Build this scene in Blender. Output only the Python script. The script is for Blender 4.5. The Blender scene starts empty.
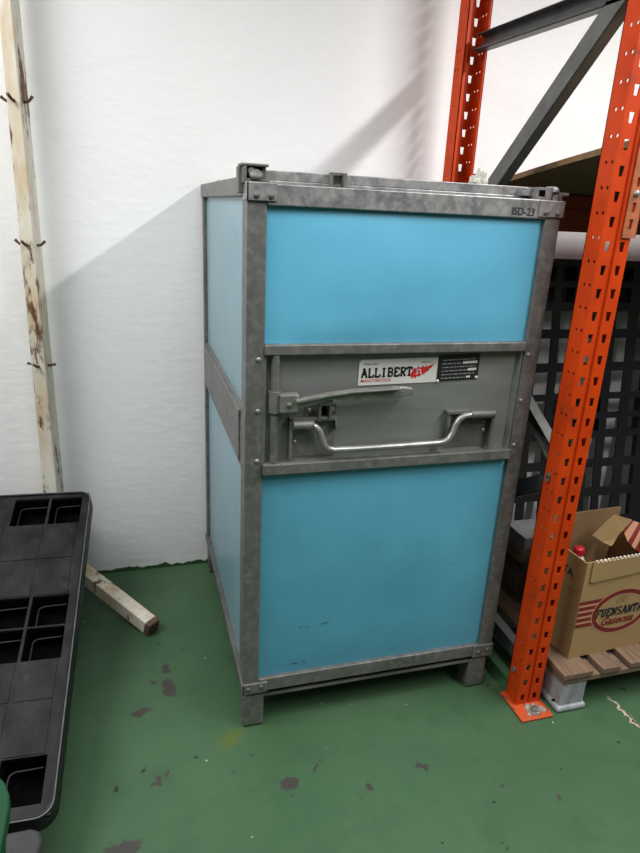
import bpy, bmesh, math, random
from mathutils import Vector, Matrix, noise
random.seed(7)
C = bpy.context.scene.collection
PI = math.pi

# ---------------------------------------------------------------- materials
def mat(name, base, rough=0.5, metal=0.0, var=None, vscale=8.0, bump=0.0, bscale=60.0, spec=0.5,
        spots=None, spot_scale=14.0, spot_lo=0.62, spot_hi=0.68, stretch=(1, 1, 1), detail=6.0, var2=None, v2scale=90.0):
    m = bpy.data.materials.new(name); m.use_nodes = True
    nt = m.node_tree; N = nt.nodes; L = nt.links
    b = N['Principled BSDF']
    b.inputs['Roughness'].default_value = rough
    b.inputs['Metallic'].default_value = metal
    b.inputs['Specular IOR Level'].default_value = spec
    b.inputs['Base Color'].default_value = (*base, 1)
    tc = N.new('ShaderNodeTexCoord'); mp = N.new('ShaderNodeMapping')
    mp.inputs['Scale'].default_value = stretch
    L.new(tc.outputs['Object'], mp.inputs['Vector'])
    col = None
    def mixc(a_sock, a_val, bcol, fac):
        mx = N.new('ShaderNodeMix'); mx.data_type = 'RGBA'
        if a_sock is None: mx.inputs[6].default_value = (*a_val, 1)
        else: L.new(a_sock, mx.inputs[6])
        mx.inputs[7].default_value = (*bcol, 1)
        L.new(fac, mx.inputs[0]); return mx.outputs[2]
    def nz(scale, det=detail, lo=0.35, hi=0.65, rg=0.6):
        n = N.new('ShaderNodeTexNoise'); n.inputs['Scale'].default_value = scale
        n.inputs['Detail'].default_value = det; n.inputs['Roughness'].default_value = rg
        L.new(mp.outputs['Vector'], n.inputs['Vector'])
        r = N.new('ShaderNodeMapRange'); r.inputs[1].default_value = lo; r.inputs[2].default_value = hi
        L.new(n.outputs['Fac'], r.inputs[0]); return r.outputs[0]
    if var is not None: col = mixc(col, base, var, nz(vscale))
    if var2 is not None: col = mixc(col, base, var2, nz(v2scale, 3.0, .45, .75))
    if spots is not None: col = mixc(col, base, spots, nz(spot_scale, 9.0, spot_lo, spot_hi, .68))
    if col is not None: L.new(col, b.inputs['Base Color'])
    if bump:
        n = N.new('ShaderNodeTexNoise'); n.inputs['Scale'].default_value = bscale; n.inputs['Detail'].default_value = 5
        L.new(mp.outputs['Vector'], n.inputs['Vector'])
        bp = N.new('ShaderNodeBump'); bp.inputs['Strength'].default_value = bump; bp.inputs['Distance'].default_value = .01
        L.new(n.outputs['Fac'], bp.inputs['Height']); L.new(bp.outputs['Normal'], b.inputs['Normal'])
    return m

M = {}
M['steel'] = mat('galvanised_steel', (.18, .178, .168), .5, .45, var=(.13, .129, .122), vscale=6, bump=.04, bscale=40, var2=(.25, .245, .235), v2scale=40)
M['steel_dark'] = mat('dull_steel', (.16, .16, .15), .55, .4, var=(.09, .09, .085), vscale=7, bump=.04, bscale=40)
M['plate'] = mat('brushed_plate', (.25, .265, .25), .5, .45, var=(.205, .215, .205), vscale=5, bump=.02, bscale=30, stretch=(1, 1, 6))
M['zinc'] = mat('spangled_zinc', (.30, .30, .295), .42, .45, var=(.17, .17, .17), vscale=26, detail=2, var2=(.42, .42, .41), v2scale=45)
M['bright'] = mat('bright_steel', (.36, .36, .33), .36, .6, var=(.22, .22, .20), vscale=20)
M['blue'] = mat('blue_panel', (.125, .46, .65), .42, 0, var=(.105, .40, .58), vscale=3.5, bump=.05, bscale=14,
                spots=(.03, .10, .14), spot_scale=11, spot_lo=.80, spot_hi=.84)
M['blue_low'] = mat('shaded_blue_panel', (.098, .365, .500), .42, 0, var=(.082, .31, .43), vscale=3.5, bump=.05, bscale=14)  # darker copy of the upper blue, shade put into the lower panel's colour
M['blue_side'] = mat('blue_side_panel', (.20, .345, .41), .32, 0, var=(.17, .30, .365), vscale=3, bump=.03, bscale=10, spec=.9)  # same blue as the front, wall sheen put into a paler, greyer base
M['scuff'] = mat('dark_scuff', (.03, .06, .08), .7)
M['black'] = mat('black_gap', (.002, .002, .002), .9, spec=.05)  # near-black colour stands in for shade in gaps and recesses
M['orange'] = mat('orange_paint', (.56, .050, .003), .5, 0, spec=.2, var=(.46, .037, .002), vscale=9, bump=.03, bscale=50,
                  spots=(.15, .035, .015), spot_scale=9, spot_lo=.60, spot_hi=.72)
M['orange_worn'] = mat('worn_orange_paint', (.50, .06, .01), .5, 0, var=(.40, .07, .02), vscale=20, spots=(.10, .06, .04), spot_scale=26, spot_lo=.56, spot_hi=.64, bump=.1)
M['orange_dirty'] = mat('dirty_orange_paint', (.48, .14, .05), .5, 0, var=(.30, .10, .05), vscale=24, spots=(.09, .06, .04), spot_scale=30, spot_lo=.58, spot_hi=.66)
M['orange_shaded'] = mat('shaded_orange_beam', (.38, .05, .02), .5, 0, var=(.30, .04, .02), vscale=6)  # rack orange darkened to red, shadow under the shelf put into its colour
M['brace'] = mat('dark_brace_steel', (.085, .088, .085), .42, .35, var=(.055, .057, .055), vscale=12)
M['brace_mid'] = mat('mid_grey_brace', (.135, .138, .13), .45, .3, var=(.095, .097, .092), vscale=14)
M['brace_light'] = mat('zinc_brace', (.22, .22, .20), .45, .4, var=(.14, .14, .13), vscale=15)
M['chip'] = mat('chipboard', (.24, .15, .07), .8, 0, var=(.16, .095, .043), vscale=60, bump=.2, bscale=120)
M['wood'] = mat('pallet_wood', (.19, .118, .07), .85, 0, var=(.11, .066, .04), vscale=6, bump=.25, bscale=30, stretch=(9, 1, 9), spots=(.10, .06, .04), spot_scale=5, spot_lo=.6, spot_hi=.75)
M['wood_x'] = mat('pallet_wood_crosswise', (.18, .125, .08), .85, 0, var=(.11, .075, .047), vscale=6, bump=.25, bscale=30, stretch=(1, 9, 9))
M['wood_dark'] = mat('old_dark_wood', (.085, .06, .042), .9, 0, var=(.05, .036, .026), vscale=6, bump=.25, bscale=30, stretch=(9, 1, 9))
M['grey_paint'] = mat('grey_painted_wood', (.34, .36, .37), .7, 0, var=(.24, .25, .26), vscale=10, bump=.15, bscale=30, stretch=(4, 4, 1), spots=(.13, .10, .07), spot_scale=9, spot_lo=.64, spot_hi=.72)
M['grey_dim'] = mat('weathered_grey_wood', (.20, .205, .20), .8, 0, var=(.14, .14, .135), vscale=10)
M['card'] = mat('cardboard', (.345, .222, .092), .85, 0, var=(.30, .192, .08), vscale=4, bump=.05, bscale=50)
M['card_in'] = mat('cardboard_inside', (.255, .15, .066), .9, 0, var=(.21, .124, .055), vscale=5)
M['print_red'] = mat('red_print', (.14, .007, .007), .7, 0, var=(.17, .010, .009), vscale=20)
M['print_pink'] = mat('pale_print', (.48, .24, .14), .8)
M['print_black'] = mat('black_print', (.015, .016, .02), .7)
M['ink_black'] = mat('label_black', (.01, .01, .012), .5)
M['label_white'] = mat('label_white', (.62, .62, .58), .5, 0, var=(.55, .55, .52), vscale=18)
M['label_red'] = mat('label_red', (.50, .015, .02), .5)
M['label_grey'] = mat('label_grey', (.30, .30, .29), .6)
M['plastic'] = mat('black_plastic', (.009, .009, .0095), .5, 0, spec=.25, var=(.014, .014, .0145), vscale=7, bump=.08, bscale=30)
M['plastic_worn'] = mat('scuffed_black_plastic', (.006, .006, .0065), .6, 0, spec=.18, var=(.022, .022, .023), vscale=9, bump=.08, bscale=40, spots=(.065, .065, .065), spot_scale=10, spot_lo=.60, spot_hi=.85, stretch=(1.6, 1, 1))
M['plastic_edge'] = mat('worn_plastic_edge', (.11, .11, .11), .5, 0, var=(.05, .05, .05), vscale=16)
M['grid'] = mat('black_grid_plastic', (.012, .012, .013), .5, 0, var=(.018, .018, .019), vscale=6)
M['dark_grey'] = mat('dark_grey_plastic', (.050, .050, .052), .6, 0, spec=.25, var=(.036, .036, .038), vscale=12)
M['green'] = mat('green_plastic', (.004, .055, .020), .45, 0, spec=.25, var=(.003, .044, .016), vscale=6)
M['cap_red'] = mat('red_cap', (.48, .012, .025), .4)
M['bottle'] = mat('milky_bottle', (.62, .58, .50), .3)
M['rag'] = mat('off_white_scrap', (.62, .60, .54), .8, 0, var=(.50, .48, .42), vscale=30, bump=.3, bscale=60)
M['debris'] = mat('concrete_crumb', (.36, .33, .28), .9, 0, var=(.16, .14, .12), vscale=60, bump=.4, bscale=90)

def pole_material():
    m = mat('rusty_white_paint', (.74, .70, .60), .55, 0, var=(.64, .60, .50), vscale=6, bump=.15, bscale=40, stretch=(1.6, 1.6, .45), var2=(.50, .33, .14), v2scale=7,
            spots=(.13, .055, .025), spot_scale=11, spot_lo=.535, spot_hi=.60)
    return m
M['pole'] = pole_material()
M['rust'] = mat('rusty_steel', (.13, .07, .045), .8, .1, var=(.07, .04, .03), vscale=40)

def wall_material():
    m = bpy.data.materials.new('white_plaster'); m.use_nodes = True
    nt = m.node_tree; N = nt.nodes; L = nt.links; b = N['Principled BSDF']
    b.inputs['Roughness'].default_value = .75; b.inputs['Specular IOR Level'].default_value = .25
    tc = N.new('ShaderNodeTexCoord'); sx = N.new('ShaderNodeSeparateXYZ'); L.new(tc.outputs['Object'], sx.inputs[0])
    n1 = N.new('ShaderNodeTexNoise'); n1.inputs['Scale'].default_value = 2.5; n1.inputs['Detail'].default_value = 6
    L.new(tc.outputs['Object'], n1.inputs['Vector'])
    mx = N.new('ShaderNodeMix'); mx.data_type = 'RGBA'
    mx.inputs[6].default_value = (.91, .91, .905, 1); mx.inputs[7].default_value = (.87, .87, .865, 1)
    L.new(n1.outputs['Fac'], mx.inputs[0])
    # green floor paint runs up the foot of the wall
    n2 = N.new('ShaderNodeTexNoise'); n2.inputs['Scale'].default_value = 26; n2.inputs['Detail'].default_value = 5
    L.new(tc.outputs['Object'], n2.inputs['Vector'])
    ad = N.new('ShaderNodeMath'); ad.operation = 'MULTIPLY_ADD'; ad.inputs[1].default_value = -.05; L.new(n2.outputs['Fac'], ad.inputs[0]); L.new(sx.outputs['Z'], ad.inputs[2])
    r = N.new('ShaderNodeMapRange'); r.inputs[1].default_value = -.010; r.inputs[2].default_value = -.006; r.inputs[3].default_value = 1; r.inputs[4].default_value = 0
    L.new(ad.outputs[0], r.inputs[0])
    mx2 = N.new('ShaderNodeMix'); mx2.data_type = 'RGBA'; L.new(mx.outputs[2], mx2.inputs[6]); mx2.inputs[7].default_value = (.035, .085, .035, 1)
    L.new(r.outputs[0], mx2.inputs[0])
    r3 = N.new('ShaderNodeMapRange'); r3.inputs[1].default_value = 0; r3.inputs[2].default_value = .5; r3.inputs[3].default_value = .80; r3.inputs[4].default_value = 1  # shade painted into the wall colour, darker towards the floor
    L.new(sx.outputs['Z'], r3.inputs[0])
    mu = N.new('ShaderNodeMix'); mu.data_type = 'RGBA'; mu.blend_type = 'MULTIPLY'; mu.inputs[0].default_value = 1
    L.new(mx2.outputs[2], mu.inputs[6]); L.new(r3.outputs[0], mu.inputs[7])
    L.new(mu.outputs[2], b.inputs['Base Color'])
    n3 = N.new('ShaderNodeTexNoise'); n3.inputs['Scale'].default_value = 30; n3.inputs['Detail'].default_value = 6
    mp = N.new('ShaderNodeMapping'); mp.inputs['Scale'].default_value = (.6, 1, 1.3); L.new(tc.outputs['Object'], mp.inputs[0]); L.new(mp.outputs[0], n3.inputs['Vector'])
    bp = N.new('ShaderNodeBump'); bp.inputs['Strength'].default_value = .16; bp.inputs['Distance'].default_value = .012
    L.new(n3.outputs['Fac'], bp.inputs['Height']); L.new(bp.outputs['Normal'], b.inputs['Normal'])
    return m

def floor_material():
    m = bpy.data.materials.new('green_floor_paint'); m.use_nodes = True
    nt = m.node_tree; N = nt.nodes; L = nt.links; b = N['Principled BSDF']
    b.inputs['Roughness'].default_value = .42; b.inputs['Specular IOR Level'].default_value = .28
    tc = N.new('ShaderNodeTexCoord')
    def noise_n(sc, det=5, rg=.6):
        n = N.new('ShaderNodeTexNoise'); n.inputs['Scale'].default_value = sc; n.inputs['Detail'].default_value = det; n.inputs['Roughness'].default_value = rg
        L.new(tc.outputs['Object'], n.inputs['Vector']); return n
    def rng(s, a, b_, c=0, d=1):
        r = N.new('ShaderNodeMapRange'); r.inputs[1].default_value = a; r.inputs[2].default_value = b_; r.inputs[3].default_value = c; r.inputs[4].default_value = d
        L.new(s, r.inputs[0]); return r.outputs[0]
    def mix(a, bcol, fac):
        mx = N.new('ShaderNodeMix'); mx.data_type = 'RGBA'
        if isinstance(a, tuple): mx.inputs[6].default_value = (*a, 1)
        else: L.new(a, mx.inputs[6])
        mx.inputs[7].default_value = (*bcol, 1); L.new(fac, mx.inputs[0]); return mx.outputs[2]
    col = mix((.040, .090, .042), (.054, .108, .053), rng(noise_n(2.2).outputs['Fac'], .35, .65))
    col = mix(col, (.034, .075, .035), rng(noise_n(7, 6).outputs['Fac'], .52, .72, 0, .6))
    # scattered small chips and white specks
    col = mix(col, (.018, .026, .017), rng(noise_n(23, 3, .5).outputs['Fac'], .70, .73))
    col = mix(col, (.42, .44, .38), rng(noise_n(48, 2, .4).outputs['Fac'], .775, .79))
    warp = noise_n(38, 4)
    w = N.new('ShaderNodeVectorMath'); w.operation = 'MULTIPLY_ADD'
    sub = N.new('ShaderNodeVectorMath'); sub.operation = 'SUBTRACT'; sub.inputs[1].default_value = (.5, .5, .5)
    L.new(warp.outputs['Color'], sub.inputs[0])
    w.inputs[1].default_value = (.06, .06, 0); L.new(sub.outputs[0], w.inputs[0]); L.new(tc.outputs['Object'], w.inputs[2])
    def patch(col, x, y, sx, sy, rot, c, soft=.25, amt=1.0):
        mp = N.new('ShaderNodeMapping'); mp.vector_type = 'TEXTURE'
        mp.inputs['Location'].default_value = (x, y, 0); mp.inputs['Rotation'].default_value = (0, 0, rot); mp.inputs['Scale'].default_value = (sx, sy, 1)
        L.new(w.outputs[0], mp.inputs[0])
        ln = N.new('ShaderNodeVectorMath'); ln.operation = 'LENGTH'; L.new(mp.outputs[0], ln.inputs[0])
        return mix(col, c, rng(ln.outputs['Value'], 1.0, 1.0 - soft, 0, amt))
    worn = (.046, .043, .038)
    for p in [(.055, 1.66, .020, .050, .1), (.047, 1.755, .014, .030, 0), (-.035, 1.582, .036, .018, .3), (.005, 1.70, .010, .014, .5), (.343, 1.234, .030, .020, .4), (-.085, 1.150, .050, .032, .2),
              (.544, 1.178, .014, .016, 0), (.714, 1.206, .020, .010, -.4), (.42, 1.27, .012, .006, .2), (.0, 1.32, .009, .022, -.4),
              (.03, 1.34, .006, .014, 0), (.20, 1.31, .008, .008, 0), (.26, 1.35, .006, .010, 0), (.11, 1.84, .010, .008, 0), (1.03, 1.02, .012, .008, 0), (.9, 1.09, .008, .006, 0)]:
        col = patch(col, *p, worn)
    col = patch(col, .212, 1.425, .060, .040, .5, (.10, .115, .008), .9, .6)
    # old white line scored across the floor by the rack
    col = patch(col, 1.428, 1.20, .009, .125, .06, (.46, .38, .27), .4)
    col = patch(col, 1.432, 1.19, .004, .11, .06, (.06, .03, .02), .5)
    L.new(col, b.inputs['Base Color'])
    L.new(rng(noise_n(5).outputs['Fac'], .3, .7, .36, .52), b.inputs['Roughness'])
    bp = N.new('ShaderNodeBump'); bp.inputs['Strength'].default_value = .12; bp.inputs['Distance'].default_value = .01
    L.new(noise_n(16, 6).outputs['Fac'], bp.inputs['Height']); L.new(bp.outputs['Normal'], b.inputs['Normal'])
    return m
M['wall'] = wall_material(); M['floor'] = floor_material()

# ---------------------------------------------------------------- mesh builder
class MB:
    def __init__(s): s.v = []; s.f = []; s.m = []; s.s = []
    def add(s, vs, fs, mi=0, smooth=False, T=None):
        o = len(s.v)
        s.v += [tuple(T @ Vector(p)) if T else tuple(p) for p in vs]
        for f in fs: s.f.append([i + o for i in f]); s.m.append(mi); s.s.append(smooth)
        return s
    def box(s, x0, x1, y0, y1, z0, z1, mi=0, T=None):
        vs = [(x, y, z) for z in (z0, z1) for y in (y0, y1) for x in (x0, x1)]
        return s.add(vs, [(0, 2, 3, 1), (4, 5, 7, 6), (0, 1, 5, 4), (2, 6, 7, 3), (0, 4, 6, 2), (1, 3, 7, 5)], mi, False, T)
    def prism(s, pts, axis, a, b, mi=0, T=None):
        """polygon pts in the plane normal to axis, extruded from a to b"""
        n = len(pts)
        def P(p, h):
            return {'x': (h, p[0], p[1]), 'y': (p[0], h, p[1]), 'z': (p[0], p[1], h)}[axis]
        vs = [P(p, a) for p in pts] + [P(p, b) for p in pts]
        fs = [tuple(range(n - 1, -1, -1)), tuple(range(n, 2 * n))] + [(i, (i + 1) % n, n + (i + 1) % n, n + i) for i in range(n)]
        return s.add(vs, fs, mi, False, T)
    def tube(s, path, r, seg=12, mi=0, T=None, smooth=True):
        path = [Vector(p) for p in path]; n = len(path); vs = []; fs = []
        up = None
        for i, p in enumerate(path):
            t = (path[min(i + 1, n - 1)] - path[max(i - 1, 0)]).normalized()
            if up is None:
                up = Vector((0, 0, 1)) if abs(t.z) < .9 else Vector((0, 1, 0))
            u = (up - t * up.dot(t)).normalized(); up = u; w = t.cross(u)
            rr = r[i] if isinstance(r, (list, tuple)) else r
            vs += [p + (u * math.cos(2 * PI * k / seg) + w * math.sin(2 * PI * k / seg)) * rr for k in range(seg)]
        for i in range(n - 1):
            for k in range(seg):
                a = i * seg + k; b = i * seg + (k + 1) % seg
                fs.append((a, b, b + seg, a + seg))
        s.add(vs, fs, mi, smooth, T)
        s.add([vs[k] for k in range(seg)], [tuple(range(seg - 1, -1, -1))], mi, False, T)
        return s.add([vs[(n - 1) * seg + k] for k in range(seg)], [tuple(range(seg))], mi, False, T)
    def beam(s, a, b, w, h, mi=0, up=(0, 0, 1)):
        a = Vector(a); b = Vector(b); t = (b - a); l = t.length; t.normalize()
        side = t.cross(Vector(up)).normalized(); u = side.cross(t)
        T = Matrix((( t.x, side.x, u.x, a.x), (t.y, side.y, u.y, a.y), (t.z, side.z, u.z, a.z), (0, 0, 0, 1)))
        return s.box(0, l, -w / 2, w / 2, -h / 2, h / 2, mi, T)
    def dome(s, c, nrm, r, h, seg=12, mi=0):
        c = Vector(c); n = Vector(nrm).normalized(); a = n.orthogonal().normalized(); b = n.cross(a)
        vs = []; fs = []
        for (rr, hh) in ((1, 0), (.95, .5), (.6, .92)):
            vs += [c + (a * math.cos(2 * PI * k / seg) + b * math.sin(2 * PI * k / seg)) * r * rr + n * h * hh for k in range(seg)]
        vs.append(c + n * h)
        for i in range(2):
            for k in range(seg):
                q = i * seg + k; p = i * seg + (k + 1) % seg; fs.append((q, p, p + seg, q + seg))
        for k in range(seg): fs.append((2 * seg + k, 2 * seg + (k + 1) % seg, 3 * seg))
        return s.add(vs, fs, mi, True)
    def lathe(s, prof, c, seg=20, mi=0):
        vs = []; fs = []
        for (r, z) in prof: vs += [(c[0] + r * math.cos(2 * PI * k / seg), c[1] + r * math.sin(2 * PI * k / seg), c[2] + z) for k in range(seg)]
        for i in range(len(prof) - 1):
            for k in range(seg):
                q = i * seg + k; p = i * seg + (k + 1) % seg; fs.append((q, p, p + seg, q + seg))
        s.add(vs, fs, mi, True)
        return s.add([vs[(len(prof) - 1) * seg + k] for k in range(seg)], [tuple(range(seg))], mi)
    def pillow(s, x0, x1, z0, z1, y, bulge, axis='y', nx=16, nz=16, wob=0.0, mi=0):
        """slightly swollen panel facing -y (axis 'y') or -x (axis 'x')"""
        vs = []; fs = []
        for j in range(nz + 1):
            for i in range(nx + 1):
                u = i / nx; v = j / nz
                e = min(1, 6 * min(u, 1 - u)) * min(1, 6 * min(v, 1 - v))
                d = bulge * (.45 * math.sqrt(max(e, 0)) + .55 * math.sin(PI * u) * math.sin(PI * v))
                d += wob * e * noise.noise(Vector((u * 3, v * 3, y)))
                p = (x0 + u * (x1 - x0), y - d, z0 + v * (z1 - z0))
                if axis == 'x': p = (p[1], p[0], p[2])
                vs.append(p)
        for j in range(nz):
            for i in range(nx):
                a = j * (nx + 1) + i; q = (a, a + 1, a + nx + 2, a + nx + 1)
                fs.append(q if axis == 'y' else q[::-1])
        return s.add(vs, fs, mi, True)
    def grid_plate(s, us, vs_, cell, thick, T, mi=0):
        """plate in local (u,v), front at w=0, back at w=-thick; cell(i,j) -> True solid, None empty, or a hole polygon in 0..1"""
        V = []; F = []
        nu, nv = len(us) - 1, len(vs_) - 1
        def q(pts): o = len(V); V.extend(pts); F.append(tuple(range(o, o + len(pts))))
        st = [[cell(i, j) for j in range(nv)] for i in range(nu)]
        full = lambda i, j: 0 <= i < nu and 0 <= j < nv and st[i][j] is not None
        for i in range(nu):
            for j in range(nv):
                c = st[i][j]
                if c is None: continue
                u0, u1, v0, v1 = us[i], us[i + 1], vs_[j], vs_[j + 1]
                if c is True:
                    q([(u0, v0, 0), (u1, v0, 0), (u1, v1, 0), (u0, v1, 0)])
                    q([(u0, v0, -thick), (u0, v1, -thick), (u1, v1, -thick), (u1, v0, -thick)])
                else:
                    inn = [(u0 + a * (u1 - u0), v0 + b * (v1 - v0)) for a, b in c]
                    out = [(u0, v0), (u1, v0), (u1, v1), (u0, v1)]
                    if len(inn) == 8:
                        um, vm = (u0 + u1) / 2, (v0 + v1) / 2
                        out = [(u0, v0), (um, v0), (u1, v0), (u1, vm), (u1, v1), (um, v1), (u0, v1), (u0, vm)]
                    n = len(inn)
                    for k in range(n):
                        l = (k + 1) % n
                        q([(*out[k], 0), (*out[l], 0), (*inn[l], 0), (*inn[k], 0)])
                        q([(*out[l], -thick), (*out[k], -thick), (*inn[k], -thick), (*inn[l], -thick)])
                        q([(*inn[k], 0), (*inn[l], 0), (*inn[l], -thick), (*inn[k], -thick)])
                for (di, dj, a, b) in ((-1, 0, (u0, v1), (u0, v0)), (1, 0, (u1, v0), (u1, v1)), (0, -1, (u0, v0), (u1, v0)), (0, 1, (u1, v1), (u0, v1))):
                    if not full(i + di, j + dj):
                        q([(*a, 0), (*a, -thick), (*b, -thick), (*b, 0)])
        return s.add(V, F, mi, False, T)

def obj(name, mb, mats, parent=None, bevel=0, seg=2):
    off = Vector((0, 0, 0))
    r = parent
    while r is not None: off += r.location; r = r.parent
    me = bpy.data.meshes.new(name)
    me.from_pydata([Vector(p) - off for p in mb.v], [], mb.f)
    for m in (mats if isinstance(mats, (list, tuple)) else [mats]): me.materials.append(m)
    me.polygons.foreach_set('material_index', mb.m); me.polygons.foreach_set('use_smooth', mb.s)
    me.update()
    o = bpy.data.objects.new(name, me); C.objects.link(o)
    if parent: o.parent = parent
    if bevel:
        b = o.modifiers.new('bevel', 'BEVEL'); b.width = bevel; b.segments = seg; b.limit_method = 'ANGLE'; b.angle_limit = .6
    return o
def tag(o, label, cat, group=None):
    o['label'] = label; o['category'] = cat
    if group: o['group'] = group
    return o
def thing(name, label, cat, loc, group=None):
    o = bpy.data.objects.new(name, None); C.objects.link(o); o.location = loc; o.empty_display_size = .1
    return tag(o, label, cat, group)
def rebase(o, newloc):
    """put a mesh object's origin at its base"""
    d = Vector(newloc) - o.location
    for v in o.data.vertices: v.co -= d
    o.location = newloc
    return o
def dup(root, loc):
    r = root.copy(); C.objects.link(r); r.location = loc
    for ch in list(root.children):
        c = ch.copy(); C.objects.link(c); c.parent = r
        for g in list(ch.children):
            d = g.copy(); C.objects.link(d); d.parent = c
    return r

# ---------------------------------------------------------------- lettering
def font_verts(text, size, bold=0.0, shear=0.0, spacing=1.0):
    cu = bpy.data.curves.new('t', 'FONT'); cu.body = text; cu.size = size; cu.offset = bold; cu.shear = shear; cu.space_character = spacing
    cu.align_x = 'LEFT'
    o = bpy.data.objects.new('t', cu); C.objects.link(o)
    dg = bpy.context.evaluated_depsgraph_get(); dg.update()
    me = bpy.data.meshes.new_from_object(o.evaluated_get(dg))
    vs = [tuple(v.co) for v in me.vertices]; fs = [tuple(p.vertices) for p in me.polygons]
    bpy.data.objects.remove(o); bpy.data.curves.remove(cu); bpy.data.meshes.remove(me)
    return vs, fs
def put_text(mb, text, place, x, y, width, height, mi, bold=0.0, shear=0.0, spacing=1.0):
    vs, fs = font_verts(text, 1.0, bold, shear, spacing)
    xs = [v[0] for v in vs]; ys = [v[1] for v in vs]
    sx = width / (max(xs) - min(xs)); sy = height / (max(ys) - min(ys))
    mb.add([place(x + (v[0] - min(xs)) * sx, y + (v[1] - min(ys)) * sy) for v in vs], fs, mi)
def arc(cx, cy, rx, ry, a0, a1, n=8):
    return [(cx + rx * math.cos(math.radians(a0 + (a1 - a0) * k / n)), cy + ry * math.sin(math.radians(a0 + (a1 - a0) * k / n))) for k in range(n + 1)]
GL = {   # slab letters in a unit box: strokes, then serif bars (x0,x1,y)
 'A': ([[(.12, 0), (.5, 1)], [(.5, 1), (.88, 0)], [(.28, .36), (.72, .36)]], [(-.02, .30, 0), (.68, 1.02, 0), (.22, .6, 1)]),
 'L': ([[(.25, 0), (.25, 1)], [(.25, 0), (.92, 0), (.92, .3)]], [(.05, .45, 1), (.05, .4, 0)]),
 'I': ([[(.5, 0), (.5, 1)]], [(.22, .78, 0), (.22, .78, 1)]),
 'B': ([[(.25, 0), (.25, 1)], [(.25, 1)] + arc(.58, .76, .26, .24, 90, -90) + [(.25, .52)], [(.25, .52)] + arc(.6, .26, .3, .26, 90, -90) + [(.25, 0)]], [(.05, .3, 0), (.05, .3, 1)]),
 'E': ([[(.25, 0), (.25, 1)], [(.25, 1), (.88, 1), (.88, .74)], [(.25, .52), (.66, .52)], [(.25, 0), (.9, 0), (.9, .28)]], [(.05, .3, 0), (.05, .3, 1)]),
 'R': ([[(.25, 0), (.25, 1)], [(.25, 1)] + arc(.6, .75, .27, .25, 90, -90) + [(.25, .5)], [(.5, .5), (.86, 0)]], [(.05, .45, 0), (.05, .3, 1), (.72, 1.02, 0)]),
 'T': ([[(.5, 0), (.5, 1)], [(.08, .72), (.08, 1), (.92, 1), (.92, .72)]], [(.28, .72, 0)]),
 'F': ([[(.25, 0), (.25, 1)], [(.25, 1), (.9, 1), (.9, .74)], [(.25, .52), (.7, .52)]], [(.05, .48, 0), (.05, .3, 1)]),
 'U': ([[(.22, 1), (.22, .32)] + arc(.5, .3, .28, .3, 180, 360) + [(.78, 1)]], [(.04, .42, 1), (.6, .96, 1)]),
 'N': ([[(.2, 0), (.2, 1)], [(.2, 1), (.8, 0)], [(.8, 0), (.8, 1)]], [(.03, .38, 0), (.03, .25, 1), (.62, .97, 1)]),
 'S': ([arc(.5, .75, .32, .25, 20, 270) + arc(.5, .25, .34, .25, 90, -160)], [])}
def ribbon(mb, pts, w, place, mi):
    """thick flat polyline"""
    n = len(pts)
    L_, R_ = [], []
    for i in range(n):
        a = pts[max(i - 1, 0)]; b = pts[min(i + 1, n - 1)]
        dx, dy = b[0] - a[0], b[1] - a[1]; l = math.hypot(dx, dy) or 1
        L_.append(place(pts[i][0] - dy / l * w / 2, pts[i][1] + dx / l * w / 2)); R_.append(place(pts[i][0] + dy / l * w / 2, pts[i][1] - dx / l * w / 2))
    mb.add(L_ + R_, [(i, n + i, n + i + 1, i + 1) for i in range(n - 1)], mi)
def slab_text(mb, text, place, x, y, width, h, mi, w=.17, shear=0.0, grow=0.0):
    cw = width / len(text)
    for k, ch in enumerate(text):
        st, se = GL[ch]
        hh = h * (1 + grow * k)
        def P(px, py, k=k, hh=hh): return place(x + k * cw + px, y + py)
        f = lambda p: (p[0] * cw * .94 + p[1] * hh * shear, p[1] * hh)
        for pl in st:
            for a, b in zip(pl[:-1], pl[1:]): ribbon(mb, [f(a), f(b)], w * cw, P, mi)
        for (a, b, yy) in se: ribbon(mb, [f((a, yy)), f((b, yy))], w * cw * .75, P, mi)

# ================================================================= setting
YW = 2.385
f = MB(); f.add([(-4, -3, 0), (6, -3, 0), (6, YW + .05, 0), (-4, YW + .05, 0)], [(0, 1, 2, 3)])
fl = obj('floor', f, M['floor']); fl['kind'] = 'structure'
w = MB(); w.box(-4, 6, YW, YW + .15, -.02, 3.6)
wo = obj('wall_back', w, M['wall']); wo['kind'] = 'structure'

# ================================================================= blue container
X0, X1, Y0, Y1 = .252, 1.054, 1.452, 2.372
ct = thing('storage_container', 'tall light blue panelled metal container with recessed latch panel, standing on green floor', 'container', (.653, 1.9, 0))
def P(name, mb, m, bevel=.0025, parent=None): return obj(name, mb, m, parent or ct, bevel)
for x0, x1 in ((X0, .2965), (1.0095, X1)):
    mb = MB(); mb.box(x0, x1, Y0, Y0 + .028, .124, 1.495)
    ox = x0 if x0 < .5 else x1 - .03
    mb.box(ox + (.003 if x0 < .5 else -.003), ox + .03 + (.003 if x0 < .5 else -.003), Y0 + .034, Y0 + .082, .124, 1.49)
    mb.box(ox + .006, ox + .024, Y0 + .028, Y0 + .034, .124, 1.49)
    po = P('corner_post', mb, M['steel'])
    xb = .2825 if x0 < .5 else 1.0215
    for zb in (1.104, .975, .843):
        d = MB(); d.dome((xb, Y0, zb), (0, -1, 0), .0065, .004); P('bolt', d, M['bright'], 0, po)
for x0, x1 in ((X0, X0 + .02), (X1 - .02, X1)):
    mb = MB(); mb.box(x0, x1, Y1 - .035, Y1, .124, 1.49); P('corner_post', mb, M['steel'])
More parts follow.
